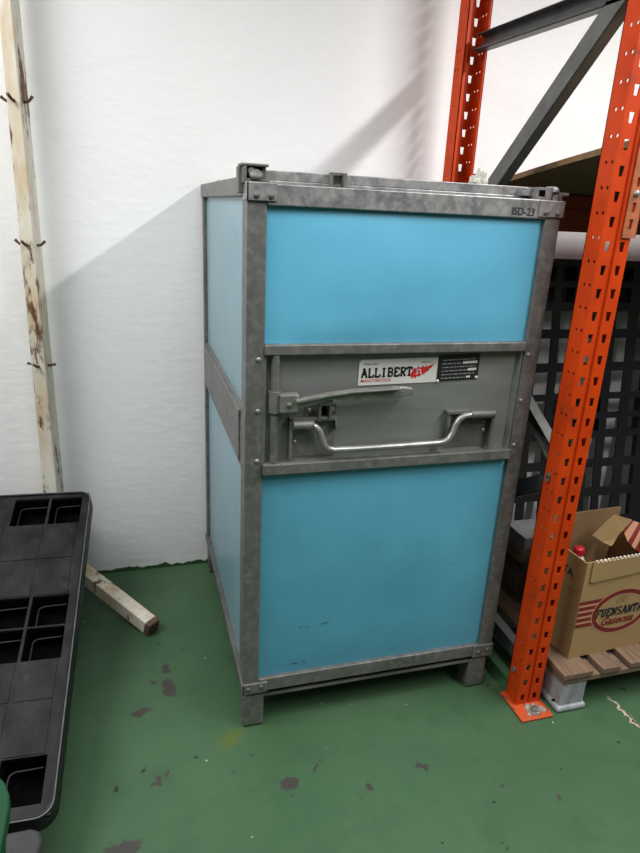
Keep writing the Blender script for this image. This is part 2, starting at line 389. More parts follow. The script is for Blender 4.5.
mb = MB(); mb.box(.2965, 1.0095, Y0 - .003, Y0 + .027, 1.4525, 1.498); mb.box(.2965, 1.0095, Y0 + .027, Y0 + .05, 1.484, 1.498); tr = P('top_rail', mb, M['zinc'])
t = MB(); put_text(t, 'ISD-23', lambda u, v: (u, Y0 - .0036, v + (u - .909) * -.02), .909, 1.459, .064, .0185, 0, bold=.022)
P('stencil_lettering', t, M['ink_black'], 0, tr)
for x0, x1 in ((X0 - .004, X0 + .024), (X1 - .024, X1 + .004)):
    mb = MB(); mb.box(x0, x1, Y0 + .03, Y1 + .002, 1.470, 1.512); P('top_rail', mb, M['steel'])
mb = MB(); mb.box(X0, X1, Y1 - .03, Y1, 1.46, 1.512); P('top_rail', mb, M['steel'])
mb = MB(); mb.box(.2965, 1.0095, Y0 - .006, Y0 + .02, 1.115, 1.140); P('cross_rail', mb, M['steel'])
mb = MB(); mb.box(.2965, 1.0095, Y0 - .012, Y0 + .02, .806, .835); P('cross_rail', mb, M['steel'])
mb = MB(); mb.box(.2965, 1.0095, Y0 - .002, Y0 + .026, .124, .166); P('bottom_rail', mb, M['steel'])
for x0, x1 in ((X0 - .004, X0 + .03), (X1 - .03, X1 + .004)):
    mb = MB(); mb.box(x0, x1, Y0 + .03, Y1, .124, .152); P('bottom_rail', mb, M['steel_dark'])
# panels
mb = MB(); mb.pillow(.294, 1.012, 1.138, 1.455, Y0 + .012, .010, wob=.003); P('front_panel', mb, M['blue'], 0)['label'] = 'upper swollen light blue front panel'
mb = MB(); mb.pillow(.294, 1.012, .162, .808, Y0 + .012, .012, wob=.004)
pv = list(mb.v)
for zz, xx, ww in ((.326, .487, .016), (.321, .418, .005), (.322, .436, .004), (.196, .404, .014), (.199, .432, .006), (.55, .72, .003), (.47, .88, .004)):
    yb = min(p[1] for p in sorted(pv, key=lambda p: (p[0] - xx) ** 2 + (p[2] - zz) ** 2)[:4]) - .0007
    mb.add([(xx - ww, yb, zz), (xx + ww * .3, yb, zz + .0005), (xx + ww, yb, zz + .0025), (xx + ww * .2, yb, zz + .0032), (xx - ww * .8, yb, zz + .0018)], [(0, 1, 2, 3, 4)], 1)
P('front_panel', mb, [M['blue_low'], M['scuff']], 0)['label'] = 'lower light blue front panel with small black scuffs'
for (z0, z1) in ((.150, .795), (.958, 1.474)):
    mb = MB(); mb.pillow(Y0 + .078, Y1 - .033, z0, z1, X0 + .012, .006, axis='x', wob=.002); P('side_panel', mb, M['blue_side'], 0)
    mb = MB(); mb.box(X1 - .02, X1 - .008, Y0 + .078, Y1 - .033, z0, z1); P('side_panel', mb, M['blue_side'], 0)
mb = MB()
mb.box(X0 + .004, X0 + .02, Y0 + .082, Y1 - .03, .792, .962); mb.box(X0 - .001, X0 + .01, Y0 + .10, Y1 - .04, .806, .945); mb.box(X0 - .004, X0 + .01, Y0 + .09, Y1 - .034, .940, .953)
P('side_band', mb, M['steel'])
mb = MB(); mb.box(X1 - .02, X1 - .004, Y0 + .082, Y1 - .03, .792, .962); P('side_band', mb, M['steel'])
mb = MB(); mb.box(X0 + .02, X1 - .02, Y1 - .02, Y1 - .006, .13, 1.47); P('back_panel', mb, M['blue'], 0)
mb = MB(); mb.box(X0 + .03, X1 - .03, Y0 + .08, Y1 - .03, .115, .13); P('base_plate', mb, M['steel_dark'], 0)
# recessed latch plate
mb = MB(); mb.box(.2965, 1.0095, Y0 + .020, Y0 + .028, .82, 1.13)
mb.prism([(.998, Y0 + .02), (1.004, Y0 + .006), (1.0095, Y0 + .006), (1.0095, Y0 + .02)], 'z', .835, 1.115)
mb.prism([(.2965, Y0 + .02), (.2965, Y0 + .006), (.303, Y0 + .006), (.306, Y0 + .02)], 'z', .835, 1.115)
P('recessed_plate', mb, M['plate'], .001)
yp = Y0 + .020
mb = MB(); mb.tube([(.325, Y0 + .004, .836), (.325, Y0 + .004, 1.114)], .0105); P('hinge_rod', mb, M['steel'], 0)
# lever with its clevis and keeper
mb = MB()
mb.prism([(.372, 1.007), (.45, 1.019), (.516, 1.025), (.60, 1.0295), (.66, 1.0295), (.683, 1.026), (.690, 1.018), (.686, 1.007), (.647, 1.001), (.59, .998), (.545, .995), (.52, .996), (.465, 1.003), (.43, .994), (.40, .986), (.372, .984)], 'y', Y0 - .016, Y0 - .004)
lv = P('latch_lever', mb, M['bright'], .003)
mb = MB(); mb.prism([(.372, 1.007), (.45, 1.019), (.516, 1.0255), (.645, 1.030), (.645, 1.026), (.516, 1.021), (.45, 1.013), (.372, 1.0)], 'y', Y0 - .030, Y0 - .004); P('stiffening_lip', mb, M['bright'], .001, lv)
mb = MB(); mb.box(.334, .381, Y0 - .020, Y0 + .006, .974, 1.020); mb.tube([(.325, Y0 + .004, .970), (.325, Y0 + .004, 1.024)], .0155)
cv = P('lever_clevis', mb, M['bright'], .003)
d = MB(); d.dome((.356, Y0 - .020, .994), (0, -1, 0), .007, .006); P('bolt', d, M['steel_dark'], 0, cv)
mb = MB(); mb.box(.406, .489, yp - .004, yp, .950, .983); mb.box(.436, .444, yp - .026, yp, .944, .998); mb.box(.464, .472, yp - .026, yp, .944, .998); mb.box(.436, .472, yp - .028, yp - .02, .985, 1.0); mb.box(.444, .464, yp - .0055, yp - .004, .95, .985, 1)
kp = P('lever_keeper', mb, [M['steel_dark'], M['black']], .001)
for xb in (.419, .479):
    d = MB(); d.dome((xb, yp - .004, .966), (0, -1, 0), .007, .004); P('bolt', d, M['bright'], 0, kp)
# drop handle and brackets
for side in (0, 1):
    mb = MB()
    if side == 0:
        mb.box(.366, .49, yp - .003, yp, .842, .948)
        mb.box(.364, .372, yp - .022, yp, .842, .952); mb.box(.364, .49, yp - .022, yp, .944, .953); mb.prism([(.482, .944), (.49, .944), (.49, .915), (.486, .915)], 'y', yp - .022, yp); mb.tube([(.372, Y0 - .002, .935), (.425, Y0 - .002, .934)], .0125)
        hb = [(.382, .912), (.382, .884)]
    else:
        mb.box(.803, .942, yp - .003, yp, .842, .946)
        mb.box(.936, .944, yp - .022, yp, .842, .952); mb.box(.80, .944, yp - .022, yp, .944, .953); mb.prism([(.803, .944), (.812, .944), (.818, .868), (.806, .868)], 'y', yp - .018, yp); mb.tube([(.868, Y0 - .002, .941), (.94, Y0 - .002, .941)], .0125)
        hb = [(.925, .915), (.925, .888)]
    br = P('handle_bracket', mb, M['steel_dark'] if side else M['steel'], .0012)
    for (xb, zb) in hb:
        d = MB(); d.dome((xb, yp - .003, zb), (0, -1, 0), .006, .004); P('bolt', d, M['bright'], 0, br)
yh = Y0 - .004
pts = [(.374, yh, .935), (.415, yh, .934), (.430, yh - .001, .930), (.440, yh - .003, .920), (.448, yh - .005, .900), (.454, yh - .007, .882), (.463, yh - .008, .871), (.48, yh - .008, .8665), (.56, yh - .008, .8655), (.66, yh - .008, .8665), (.77, yh - .008, .868), (.79, yh - .008, .870), (.806, yh - .007, .878), (.817, yh - .005, .895), (.824, yh - .003, .915), (.834, yh - .001, .931), (.850, yh, .940), (.872, yh, .942), (.93, yh, .942)]
mb = MB(); mb.tube(pts, .0085, 12); P('drop_handle', mb, M['bright'], 0)
# maker's label: white card with black slab letters, red splash and small red line
lx, lz, lw, lh = .545, 1.027, .219, .069
slope = .004 / .219
pl = lambda u, v: (lx + u, yp - .0024, lz + v + u * slope)
mb = MB(); r = .006
mb.add([(lx, yp - .0018, lz), (lx + lw, yp - .0018, lz + .004), (lx + lw, yp - .0018, lz + lh + .002), (lx + r, yp - .0018, lz + lh - .002), (lx, yp - .0018, lz + lh - .002 - r),
        (lx, yp, lz), (lx + lw, yp, lz + .004), (lx + lw, yp, lz + lh + .002), (lx + r, yp, lz + lh - .002), (lx, yp, lz + lh - .002 - r)],
       [(0, 1, 2, 3, 4), (0, 5, 6, 1), (1, 6, 7, 2), (2, 7, 8, 3), (3, 8, 9, 4), (4, 9, 5, 0)], 0)
slab_text(mb, 'ALLIBERT', pl, .007, .0215, .142, .0215, 1, w=.30)
put_text(mb, 'MANUTENTION', pl, .007, .008, .082, .0085, 2, bold=.004)
put_text(mb, 'Allibert SA', pl, .013, .0535, .036, .0045, 1); put_text(mb, 'Made in E.U.', pl, .172, .0535, .032, .0042, 1)
sp = [(.141, .022), (.147, .031), (.154, .042), (.158, .038), (.165, .045), (.170, .040), (.178, .047), (.180, .041), (.189, .047), (.188, .042), (.214, .0535), (.203, .0445), (.206, .0435), (.194, .035), (.197, .0335), (.184, .027), (.185, .0245), (.174, .0225), (.170, .0175), (.163, .0195), (.158, .013), (.152, .0175), (.147, .0125), (.145, .0185)]
mb.add([(*pl(u, v)[:1], yp - .0026, pl(u, v)[2]) for u, v in sp], [tuple(range(len(sp)))], 2)
pl2 = lambda u, v: (lx + u, yp - .0030, lz + v + u * slope)
ribbon(mb, [(.158, .024), (.163, .0255)] + [(a, b) for a, b in arc(.1665, .0315, .0055, .0052, 235, -55, 10)] + [(.170, .0255), (.175, .0265)], .0022, pl2, 0)
P("maker_label", mb, [M['label_white'], M['ink_black'], M['label_red']], 0)['label'] = "white maker's label with black slab lettering and red splash"
mb = MB(); nx, nz_, nw, nh = .7655, 1.0325, .121, .069
pn = lambda u, v: (nx + u, yp - .0024, nz_ + v + u * .035)
def rect(u0, u1, v0, v1, mi, dy=0): mb.add([(pn(a, b)[0], yp - .0024 - dy, pn(a, b)[2]) for a, b in ((u0, v0), (u1, v0), (u1, v1), (u0, v1))], [(0, 1, 2, 3)], mi)
rect(0, nw, 0, nh, 0)
rr = random.Random(3)
for k in range(6):
    v = .006 + k * .0098; u = .012
    end = {4: .07, 2: .085, 0: .085}.get(k, .11)
    while u < end:
        wd = rr.uniform(.004, .014)
        rect(u, min(u + wd, end), v, v + .0022, 1, .0004); u += wd + .003
rect(.072, .114, .044, .0505, 2, .0004); rect(.088, .114, .0245, .031, 2, .0004); rect(.086, .098, .005, .0105, 2, .0004)
mb.dome((nx + .003, yp - .0026, nz_ + .001), (0, -1, 0), .0045, .002, mi=2); mb.dome((nx + .117, yp - .0026, nz_ + .0085), (0, -1, 0), .0045, .002, mi=2)
P('rating_plate', mb, [M['ink_black'], M['label_grey'], M['label_white']], 0)['label'] = 'black rating plate with pale rows of small print'
# lid, its rim tab, stacking corners
mb = MB(); mb.box(X0 + .012, X1 - .012, Y0 + .05, Y1 - .012, 1.498, 1.506); mb.box(X0 + .05, X1 - .06, Y0 + .055, Y0 + .075, 1.506, 1.528); mb.box(X0 + .05, X1 - .06, Y1 - .035, Y1 - .015, 1.506, 1.528)
mb.box(X0 + .012, X0 + .03, Y0 + .075, Y1 - .03, 1.506, 1.516); mb.box(X1 - .03, X1 - .012, Y0 + .075, Y1 - .03, 1.506, 1.518)
lid = P('lid', mb, M['zinc'], .002)
mb = MB(); mb.box(.450, .455, Y0 + .03, Y0 + .053, 1.498, 1.530); mb.box(.480, .486, Y0 + .022, Y0 + .053, 1.498, 1.530); mb.box(.453, .483, Y0 + .04, Y0 + .053, 1.525, 1.531); mb.box(.486, .494, Y0 + .022, Y0 + .05, 1.498, 1.502)
P('lid_clip', mb, M['steel_dark'], 0, lid)
mb = MB()
mb.box(.240, .300, Y0 + .006, Y0 + .062, 1.531, 1.537); mb.box(.244, .252, Y0 + .006, Y0 + .062, 1.496, 1.531); mb.prism([(.237, 1.531), (.252, 1.537), (.252, 1.49), (.246, 1.475), (.237, 1.475)], 'y', Y0 + .03, Y0 + .062)
mb.box(.252, .302, Y0 + .004, Y0 + .05, 1.497, 1.506); mb.box(.286, .297, Y0 + .02, Y0 + .06, 1.506, 1.531); mb.dome((.272, Y0 + .008, 1.513), (0, -.6, .8), .016, .010)
mb.box(.252, .300, Y0 + .058, Y0 + .062, 1.50, 1.531)
sc = P('stacking_corner', mb, M['steel_dark'], .002)
d = MB(); d.tube([(.262, Y0 + .06, 1.521), (.262, Y0 + .006, 1.521)], .0075, 10); P('stud', d, M['steel'], 0, sc)
mb = MB()
mb.box(.982, 1.026, Y0 + .012, Y0 + .06, 1.499, 1.527); mb.box(.988, 1.006, Y0 + .0112, Y0 + .012, 1.506, 1.521, 1); mb.box(1.010, 1.082, Y0 + .02, Y0 + .05, 1.511, 1.518); mb.box(1.03, 1.046, Y0 + .012, Y0 + .05, 1.497, 1.511); mb.box(.955, .985, Y0 + .03, Y0 + .06, 1.506, 1.524)
mb.dome((1.035, Y0 + .03, 1.518), (0, 0, 1), .020, .014); mb.box(1.050, 1.060, Y0 + .015, Y0 + .05, 1.497, 1.512)
P('stacking_corner', mb, [M['zinc'], M['black']], .002)
for (x0, x1, z0, z1, bs) in ((.249, .317, 1.461, 1.4995, ((.271, 1.472), (.304, 1.472))), (.984, 1.056, 1.457, 1.497, ((1.004, 1.468), (1.038, 1.467))),
                             (.249, .322, .1235, .158, ((.266, .142), (.304, .145))), (.986, 1.056, .122, .165, ((1.004, .142), (1.036, .146)))):
    mb = MB(); mb.box(x0, x1, Y0 - .007, Y0, z0, z1)
    if x0 < .5: mb.box(x0 - .001, x0 + .006, Y0 - .007, Y0 + .034, z0, z1)
    else: mb.box(x1 - .004, x1 + .001, Y0 - .007, Y0 + .034, z0, z1)
    cb = P('corner_bracket', mb, M['zinc'] if z0 > 1 else M['steel'], .0015)
    if x0 > .5 and z0 > 1:
        mb = MB(); mb.add([(.998, Y0 - .0074, 1.4575), (1.001, Y0 - .0074, 1.4575), (1.052, Y0 - .0074, 1.4965), (1.049, Y0 - .0074, 1.4965)], [(0, 1, 2, 3)]); P('fold_seam', mb, M['bright'], 0, cb)
    for xb, zb in bs:
        d = MB(); d.dome((xb, Y0 - .007, zb), (0, -1, 0), .007, .005); P('bolt', d, M['steel_dark'], 0, cb)
# base frame and feet
mb = MB(); mb.box(X0 + .01, X1 - .012, Y0 + .012, Y0 + .06, .105, .124, 1); mb.box(.311, .985, Y0 + .002, Y0 + .03, .100, .107)
for x in (X0 + .004, X1 - .044): mb.box(x, x + .04, Y0 + .06, Y1 - .01, .098, .124, 1)
mb.box(X0 + .01, X1 - .012, Y1 - .06, Y1 - .01, .100, .124, 1)
P('base_frame', mb, [M['steel_dark'], M['black']], .001)
for (x0, x1) in ((.2545, .313), (.981, 1.042)):
    for yy in (Y0, Y1 - .07):
        mb = MB(); mb.prism([(yy, .11), (yy, .006), (yy + .006, 0), (yy + .054, 0), (yy + .06, .006), (yy + .06, .11)], 'x', x0, x1)
        P('foot', mb, M['steel'] if yy == Y0 else M['steel_dark'], .003)
# ================================================================= pallet rack frame
PX0, PX1 = 1.095, 1.179
PITCH = .0568
SLOT = [(.16, .03), (.80, .03), (.99, .97), (.06, .97)]
OCT = [(.5 + .5 * a, .5 + .5 * b) for a, b in ((-.71, -.71), (0, -1), (.71, -.71), (1, 0), (.71, .71), (0, 1), (-.71, .71), (-1, 0))]
ZT = 2.42
def post_mesh(front_y, depth, facing, zoff):
    """channel upright: slotted web at front_y, sides running away from it (facing=-1: web faces the aisle)"""
    mb = MB(); th = .0026
    zs = [0]; kinds = [0]
    k = 0
    z = zoff
    while z < .03: z += PITCH
    zc = []
    while z < ZT - .03: zc.append(z); z += PITCH
    for z in zc:
        zs += [z - .0125, z + .0125]
    zs.append(ZT)
    # web: two slot columns either side of a pressed groove
    xc = (PX0 + PX1) / 2
    us = [PX0, 1.1075, 1.1235, 1.132]
    sl = lambda i, j: SLOT if (i == 1 and j % 2 == 1) else True
    if facing < 0: T = Matrix(((1, 0, 0, 0), (0, 0, -1, front_y), (0, 1, 0, 0), (0, 0, 0, 1)))
    else: T = Matrix(((-1, 0, 0, 2 * xc), (0, 0, 1, front_y), (0, 1, 0, 0), (0, 0, 0, 1)))
    mb.grid_plate(us, zs, sl, th, T)
    us2 = [2 * xc - u for u in us][::-1]
    mb.grid_plate(us2, zs, lambda i, j: ([(1 - a, b) for a, b in SLOT][1::-1] + [(1 - a, b) for a, b in SLOT][:1:-1]) if (i == 1 and j % 2 == 1) else True, th, T)
    g0, g1 = 1.132, 2 * xc - 1.132
    s = -facing
    mb.prism([(g0, front_y), (g0 + .003, front_y + s * .005), (g1 - .003, front_y + s * .005), (g1, front_y), (g1, front_y + s * .0026), (g1 - .002, front_y + s * .0076), (g0 + .002, front_y + s * .0076), (g0, front_y + s * .0026)], 'z', 0, ZT)
    # sides with pairs of round holes
    zs2 = [0]
    for z in zc: zs2 += [z + .019 - .0045, z + .019 + .0045]
    zs2.append(ZT)
    d0 = .012; d1 = .033
    us3 = [th, d0 - .0045, d0 + .0045, d1 - .0045, d1 + .0045, depth]
    rd = lambda i, j: OCT if (i in (1, 3) and j % 2 == 1) else True
    for x, sg in ((PX0, -1), (PX1, 1)):
        T = Matrix(((0, 0, sg, x), (s, 0, 0, front_y), (0, 1, 0, 0), (0, 0, 0, 1)))
        mb.grid_plate(us3, zs2, rd, th, T)
    # return lips
    yl = front_y + s * depth
    for (a, b) in ((PX0, PX0 + .012), (PX1 - .007, PX1)): mb.box(a, b, min(yl, yl - s * .0026), max(yl, yl - s * .0026), 0, ZT)
    return mb
rack = thing('rack_frame', 'orange perforated pallet rack upright frame with dark diagonal braces beside blue container', 'rack frame', (1.139, 1.78, 0))
YF, YR = 1.338, 2.226
mb = post_mesh(YF, .058, -1, 1.340 - 23 * PITCH)
fp = obj('upright', mb, M['orange'], rack); fp['label'] = 'front orange upright with slotted face'
mb = post_mesh(YR, .066, 1, 1.671 - 29 * PITCH)
rp = obj('upright', mb, M['orange'], rack); rp['label'] = 'rear orange upright against the white wall'
for up, (a, b), yb in ((fp, (1.274, 1.402), 1.303), (rp, (2.14, 2.275), 2.255)):
    mb = MB(); mb.prism([(1.078, a), (1.188, a), (1.188, b), (1.078, b)], 'z', .0005, .0085)
    bp = obj('base_plate', mb, M['orange_worn'], up, .0015)
    d = MB(); d.tube([(1.140, yb, .0085), (1.140, yb, .0115)], .020, 16); d.tube([(1.140, yb, .0115), (1.140, yb, .022)], .011, 6, smooth=False); d.tube([(1.140, yb, .022), (1.140, yb, .033)], .006, 10)
    obj('anchor_bolt', d, M['bright'], bp)
cr = MB(); rr = random.Random(5)
for k in range(26):
    a = rr.uniform(0, 2 * PI); q = rr.uniform(.012, .036); r_ = rr.uniform(.003, .008)
    cr.dome((1.138 + q * math.cos(a) * 1.1, 1.306 + q * math.sin(a) * .62, .0085), (0, 0, 1), r_, r_ * .7, 7)
obj('mortar_crumbs', cr, M['debris'], bp if False else fp)
# braces: channels bolted between the two uprights
def brace(a, b, w, mats=M['brace'], closed=True, x=1.150):
    mb = MB(); a3 = Vector((x, a[0], a[1])); b3 = Vector((x, b[0], b[1]))
    t = (b3 - a3); l = t.length; t.normalize(); u = Vector((1, 0, 0)); n = t.cross(u) * -1
    T = Matrix(((t.x, u.x, n.x, a3.x), (t.y, u.y, n.y, a3.y), (t.z, u.z, n.z, a3.z), (0, 0, 0, 1)))
    h = w / 2
    mb.box(0, l, -.017, .017, h - .003, h, T=T); mb.box(0, l, -.017, .017, -h, -h + .003, T=T)
    if closed: mb.box(0, l, -.017, -.014, -h, h, T=T)
    else:
        mb.box(0, l, .014, .017, -h, h, T=T); mb.box(0, l, -.017, -.0145, -h, -h + .010, T=T)
    o = obj('brace', mb, mats, rack, .0008)
    for p in ((a[0] - .012, a[1] + (a[1] - b[1]) * .015),):
        d = MB(); d.tube([(PX0 - .004, p[0], p[1]), (PX0 + .05, p[0], p[1])], .0045, 8); d.tube([(PX0 - .0065, p[0], p[1]), (PX0 - .001, p[0], p[1])], .009, 6, smooth=False)
        obj('bolt', d, M['bright'], o)
    return o
brace((1.385, 1.966), (2.170, 1.995), .050, closed=False)
brace((1.385, 2.035), (2.170, 1.362), .055, M['brace_mid'])
brace((1.385, .785), (2.170, 1.235), .046, M['brace_light'], closed=False)
brace((1.385, .760), (2.170, .27), .050)
brace((1.385, .12), (2.170, .16), .045)

# front beam whose hook connector is on the front upright, rear beam under the shelf
def beam_obj(label, y0, y1, z0, z1, front):
    t = thing('rack_beam', label, 'rack beam', (1.19, (y0 + y1) / 2, (z0 + z1) / 2), 'shelf beams of the orange rack')
    mb = MB(); mb.box(1.196, 3.0, y0, y1, z0, z1); mb.box(1.196, 3.0, y0 - .004, y1 + .004, z0 + (z1 - z0) * .36, z0 + (z1 - z0) * .64)
    obj('beam', mb, M['orange'] if front else M['orange_shaded'], t, .004)
    mb = MB()
    if front:
        zs = [1.418, 1.438, 1.462, 1.478, 1.500, 1.535, 1.557, 1.592, 1.614, 1.69]
        T = Matrix(((1, 0, 0, 0), (0, 0, -1, 1.3335), (0, 1, 0, 0), (0, 0, 0, 1)))
        mb.grid_plate([1.151, 1.161, 1.173, 1.1885], zs, lambda i, j: SLOT if (i == 1 and j in (1, 3, 5, 7)) else True, .003, T)
        mb.box(1.1855, 1.1885, 1.3335, 1.40, 1.418, 1.69); mb.box(1.1885, 1.196, y0, y1, z0, z1)
        mb.box(1.150, 1.1525, 1.3325, 1.337, 1.424, 1.69)
        o = obj('hook_connector', mb, M['orange_dirty'], t, .001)
        d = MB(); d.dome((1.167, 1.3335, 1.520), (0, -1, 0), .008, .006); obj('bolt', d, M['bright'], o)
    else:
        mb.box(1.1845, 1.196, y0 - .005, y1 + .005, z0 - .03, z1 + .05); mb.box(1.15, 1.196, YR + .001, YR + .004, z0 - .03, z1 + .05)
        obj('hook_connector', mb, M['orange_shaded'], t, .001)
beam_obj('orange shelf beam hooked by a slotted connector to the front rack upright', 1.346, 1.396, 1.50, 1.606, True)
beam_obj('orange shelf beam tinted dark for shade under the back edge of the chipboard shelf', 2.168, 2.221, 1.412, 1.544, False)
mb = MB(); x0, x1 = 1.252, 3.0; T_ = .017
zf = lambda y: 1.639 - .1285 * (y - 1.598) + .006 * math.sin((y - 1.35) / .85 * PI)
ys = [1.34 + .86 * k / 10 for k in range(11)]
vs = []
for y in ys: vs += [(x0, y, zf(y)), (x1, y, zf(y)), (x1, y, zf(y) - T_), (x0, y, zf(y) - T_)]
fs = [(0, 1, 2, 3), (43, 42, 41, 40)]
for k in range(10):
    a = 4 * k; b = a + 4
    fs += [(a, b, b + 1, a + 1), (a + 1, b + 1, b + 2, a + 2), (a + 2, b + 2, b + 3, a + 3), (a + 3, b + 3, b, a)]
mb.add(vs, fs)
tag(rebase(obj('shelf_board', mb, M['chip']), (1.252, 1.77, 1.60)), 'brown chipboard shelf lying on the beams of the orange rack', 'shelf')

# ================================================================= black grid pallet leaning on the wall behind the rack
gp = thing('plastic_pallet', 'black plastic grid pallet standing on edge against the wall behind the rack', 'pallet', (1.95, 2.16, 0))
ang = math.atan(.14)
# local u = x, v = up the lean, w = towards the camera
ca, sa = math.cos(ang), math.sin(ang)
yb = 2.318 - .14 * 1.30
T = Matrix(((1, 0, 0, 0), (0, sa, -ca, yb), (0, ca, sa, .0), (0, 0, 0, 1)))
bars_u = [1.33, 1.36]
edges = [1.33, 1.365, 1.435, 1.466, 1.535, 1.562]
us = [1.30, 1.33, 1.40, 1.43, 1.49, 1.52, 1.592, 1.625, 1.704, 1.733, 1.806, 1.836, 1.908, 1.936, 1.985, 2.019, 2.094, 2.134, 2.206, 2.36, 2.43, 2.47, 2.54, 2.57]
kv = 1 / ca
rows = [0.0, .035, .125, .155, .268, .300, .405, .435, .540, .563, .625, .648, .712, .735, .838, .868, .982, 1.012, 1.094, 1.124, 1.190, 1.212, 1.275, 1.302]
vv = [r * kv for r in rows]
hole_rows = {1, 3, 5, 7, 9, 11, 13, 15, 17, 19, 21}
open_cols = {1, 3, 5, 7, 9, 11, 13, 15, 17, 19, 21}
RND = [(.06, .04), (.94, .04), (.94, .96), (.06, .96)]
def cell(i, j):
    if i in open_cols and j in hole_rows and i != 18: return RND
    return True
mb = MB(); mb.grid_plate(us, vv, cell, .007, T)
obj('deck', mb, M['grid'], gp)
for (a, b) in ((9, 13), (19, 23)):
    mb = MB()
    for (u0, u1) in ((1.30, 1.52), (1.75, 1.99), (2.206, 2.57)):
        z0, z1 = vv[a], vv[b]
        mb.box(u0, u1, z0, z1, -.046, -.034, T=T)
        mb.box(u0, u0 + .006, z0, z1, -.034, -.007, T=T); mb.box(u1 - .006, u1, z0, z1, -.034, -.007, T=T)
    mb.box(1.30, 2.57, vv[b] - .004, vv[b], -.03, -.007, T=T); mb.box(1.30, 2.57, vv[a], vv[a] + .004, -.03, -.007, T=T)
    if b == 23: mb.box(1.30, 2.57, vv[a] + .004, vv[b] - .004, -.046, -.034, T=T)
    obj('block_row', mb, M['grid'], gp)
mb = MB(); mb.box(2.206, 2.36, vv[0], vv[9], -.03, -.007, T=T); mb.box(2.206, 2.36, vv[13], vv[19], -.03, -.007, T=T); obj('runner', mb, M['grid'], gp)

# ================================================================= wooden pallets
def pallet(loc, label, wx, dy, h, woods, painted, group, runners=True):
    p = thing('wooden_pallet', label, 'pallet', loc, group)
    x0, y0, z0 = loc
    W, WX = woods
    xs = [(0, .105), (.14, .207), (.245, .345), (.385, .455), (.495, .60), (.64, .71), (.75, .85), (.89, .96), (wx - .105, wx)]
    for a, b in xs:
        mb = MB(); mb.box(x0 + a, x0 + b, y0 + random.uniform(-.003, .003), y0 + dy, z0 + h - .021, z0 + h); obj('deck_board', mb, W, p, .003)
    for yy in (0, dy / 2 - .05, dy - .10):
        mb = MB(); mb.box(x0 + .005, x0 + wx - .005, y0 + .004 + yy, y0 + .10 + yy, z0 + h - .041, z0 + h - .0215); obj('stringer_board', mb, WX, p, .003)
        for xx in (.012, wx / 2 - .045, wx - .10):
            mb = MB(); mb.box(x0 + xx, x0 + xx + .085, y0 + .008 + yy, y0 + .095 + yy, z0 + .0215, z0 + h - .0415); obj('block', mb, painted, p, .003)
    for xx in (.0, wx / 2 - .055, wx - .11):
        mb = MB(); mb.box(x0 + xx, x0 + xx + .105, y0 - .002, y0 + dy, z0, z0 + .021); obj('runner', mb, painted, p, .008)
    return p
p0 = pallet((1.208, 1.284, .0), 'wooden pallet with grey painted blocks on the floor under the carton', 1.2, .84, .145, (M['wood'], M['wood_x']), M['grey_paint'], None)
hole = MB(); hole.tube([(1.2165, 1.318, .0205), (1.2165, 1.318, .0216)], .006, 12)
obj('nail_hole', hole, M['black'], p0)
lay = [('dark timber baulk lying on the wooden pallet behind the carton, lowest of its pile', 1.272, .1455, .050, 'wood_dark'),
       ('dark timber baulk second from the bottom of the pile behind the carton', 1.262, .1965, .056, 'wood_dark'),
       ('dark timber baulk third from the bottom of the pile behind the carton', 1.280, .2535, .055, 'wood_dark'),
       ('brownish timber baulk under the grey one in the pile behind the carton', 1.264, .3095, .052, 'wood_x'),
       ('pale grey timber baulk on top of the dark pile behind the carton', 1.270, .3625, .042, 'grey_dim')]
for lab, xa, za, ha, mk in lay:
    mb = MB(); mb.box(xa, xa + .30, 1.655, 1.785, za, za + ha); mb.box(xa, xa + .001, 1.66, 1.78, za + ha * .45, za + ha * .55)
    o = obj('timber_baulk', mb, M[mk], None, .006); tag(rebase(o, (xa + .15, 1.72, za)), lab, 'timber', 'timber baulks piled behind the carton')

# ================================================================= open carton
B = Vector((1.267, 1.348, .1455)); ya = math.radians(2.86)
CT = Matrix.Translation(B) @ Matrix.Rotation(ya, 4, 'Z')
cw, cd, chh = .335, .236, .345
ca_ = thing('cardboard_carton', 'open tan cardboard drinks carton with red oval print, standing on wooden pallet', 'carton', B)
def CP(name, mb, m, parent=None): return obj(name, mb, m, parent or ca_, 0)
th = .004
class Tm(MB): pass
mb = MB(); mb.box(0, cw, 0, cd, 0, th, T=CT)
mb.box(0, cw, 0, th, th, chh, T=CT)                    # front wall
# printed front: five red stripes, oval ring, lettering
fp_ = lambda u, v, dy=.0008: tuple(CT @ Vector((u, -dy, v)))
def quad(pts, mi, dy=.0008): mb.add([fp_(u, v, dy) for u, v in pts], [tuple(range(len(pts)))], mi)
cx_, cz_, rx_, rz_ = .170, .149, .112, .079
for k in range(5):
    z0 = .1135 + k * .0205
    def edge(z):
        s = max(0.0, 1 - ((z - cz_) / rz_) ** 2); return cx_ - rx_ * math.sqrt(s) + .004
    quad([(.001, z0), (edge(z0), z0), (edge(z0 + .0125), z0 + .0125), (.001, z0 + .0125)], 1)
    if k < 4: quad([(.001, z0 + .0125), (edge(z0 + .0125), z0 + .0125), (edge(z0 + .0205), z0 + .0205), (.001, z0 + .0205)], 2, .0006)
n = 48
def ring(r0, r1, mi, dy):
    vs = []
    for k in range(n):
        a = 2 * PI * k / n
        vs += [fp_(cx_ + (rx_ + r0) * math.cos(a), cz_ + (rz_ + r0) * math.sin(a), dy), fp_(cx_ + (rx_ + r1) * math.cos(a), cz_ + (rz_ + r1) * math.sin(a), dy)]
    mb.add(vs, [(2 * k, 2 * ((k + 1) % n), 2 * ((k + 1) % n) + 1, 2 * k + 1) for k in range(n)], mi)
ring(-.016, -.001, 1, .0010); ring(-.0195, -.0165, 2, .0010); ring(-.0005, .0025, 2, .0010)
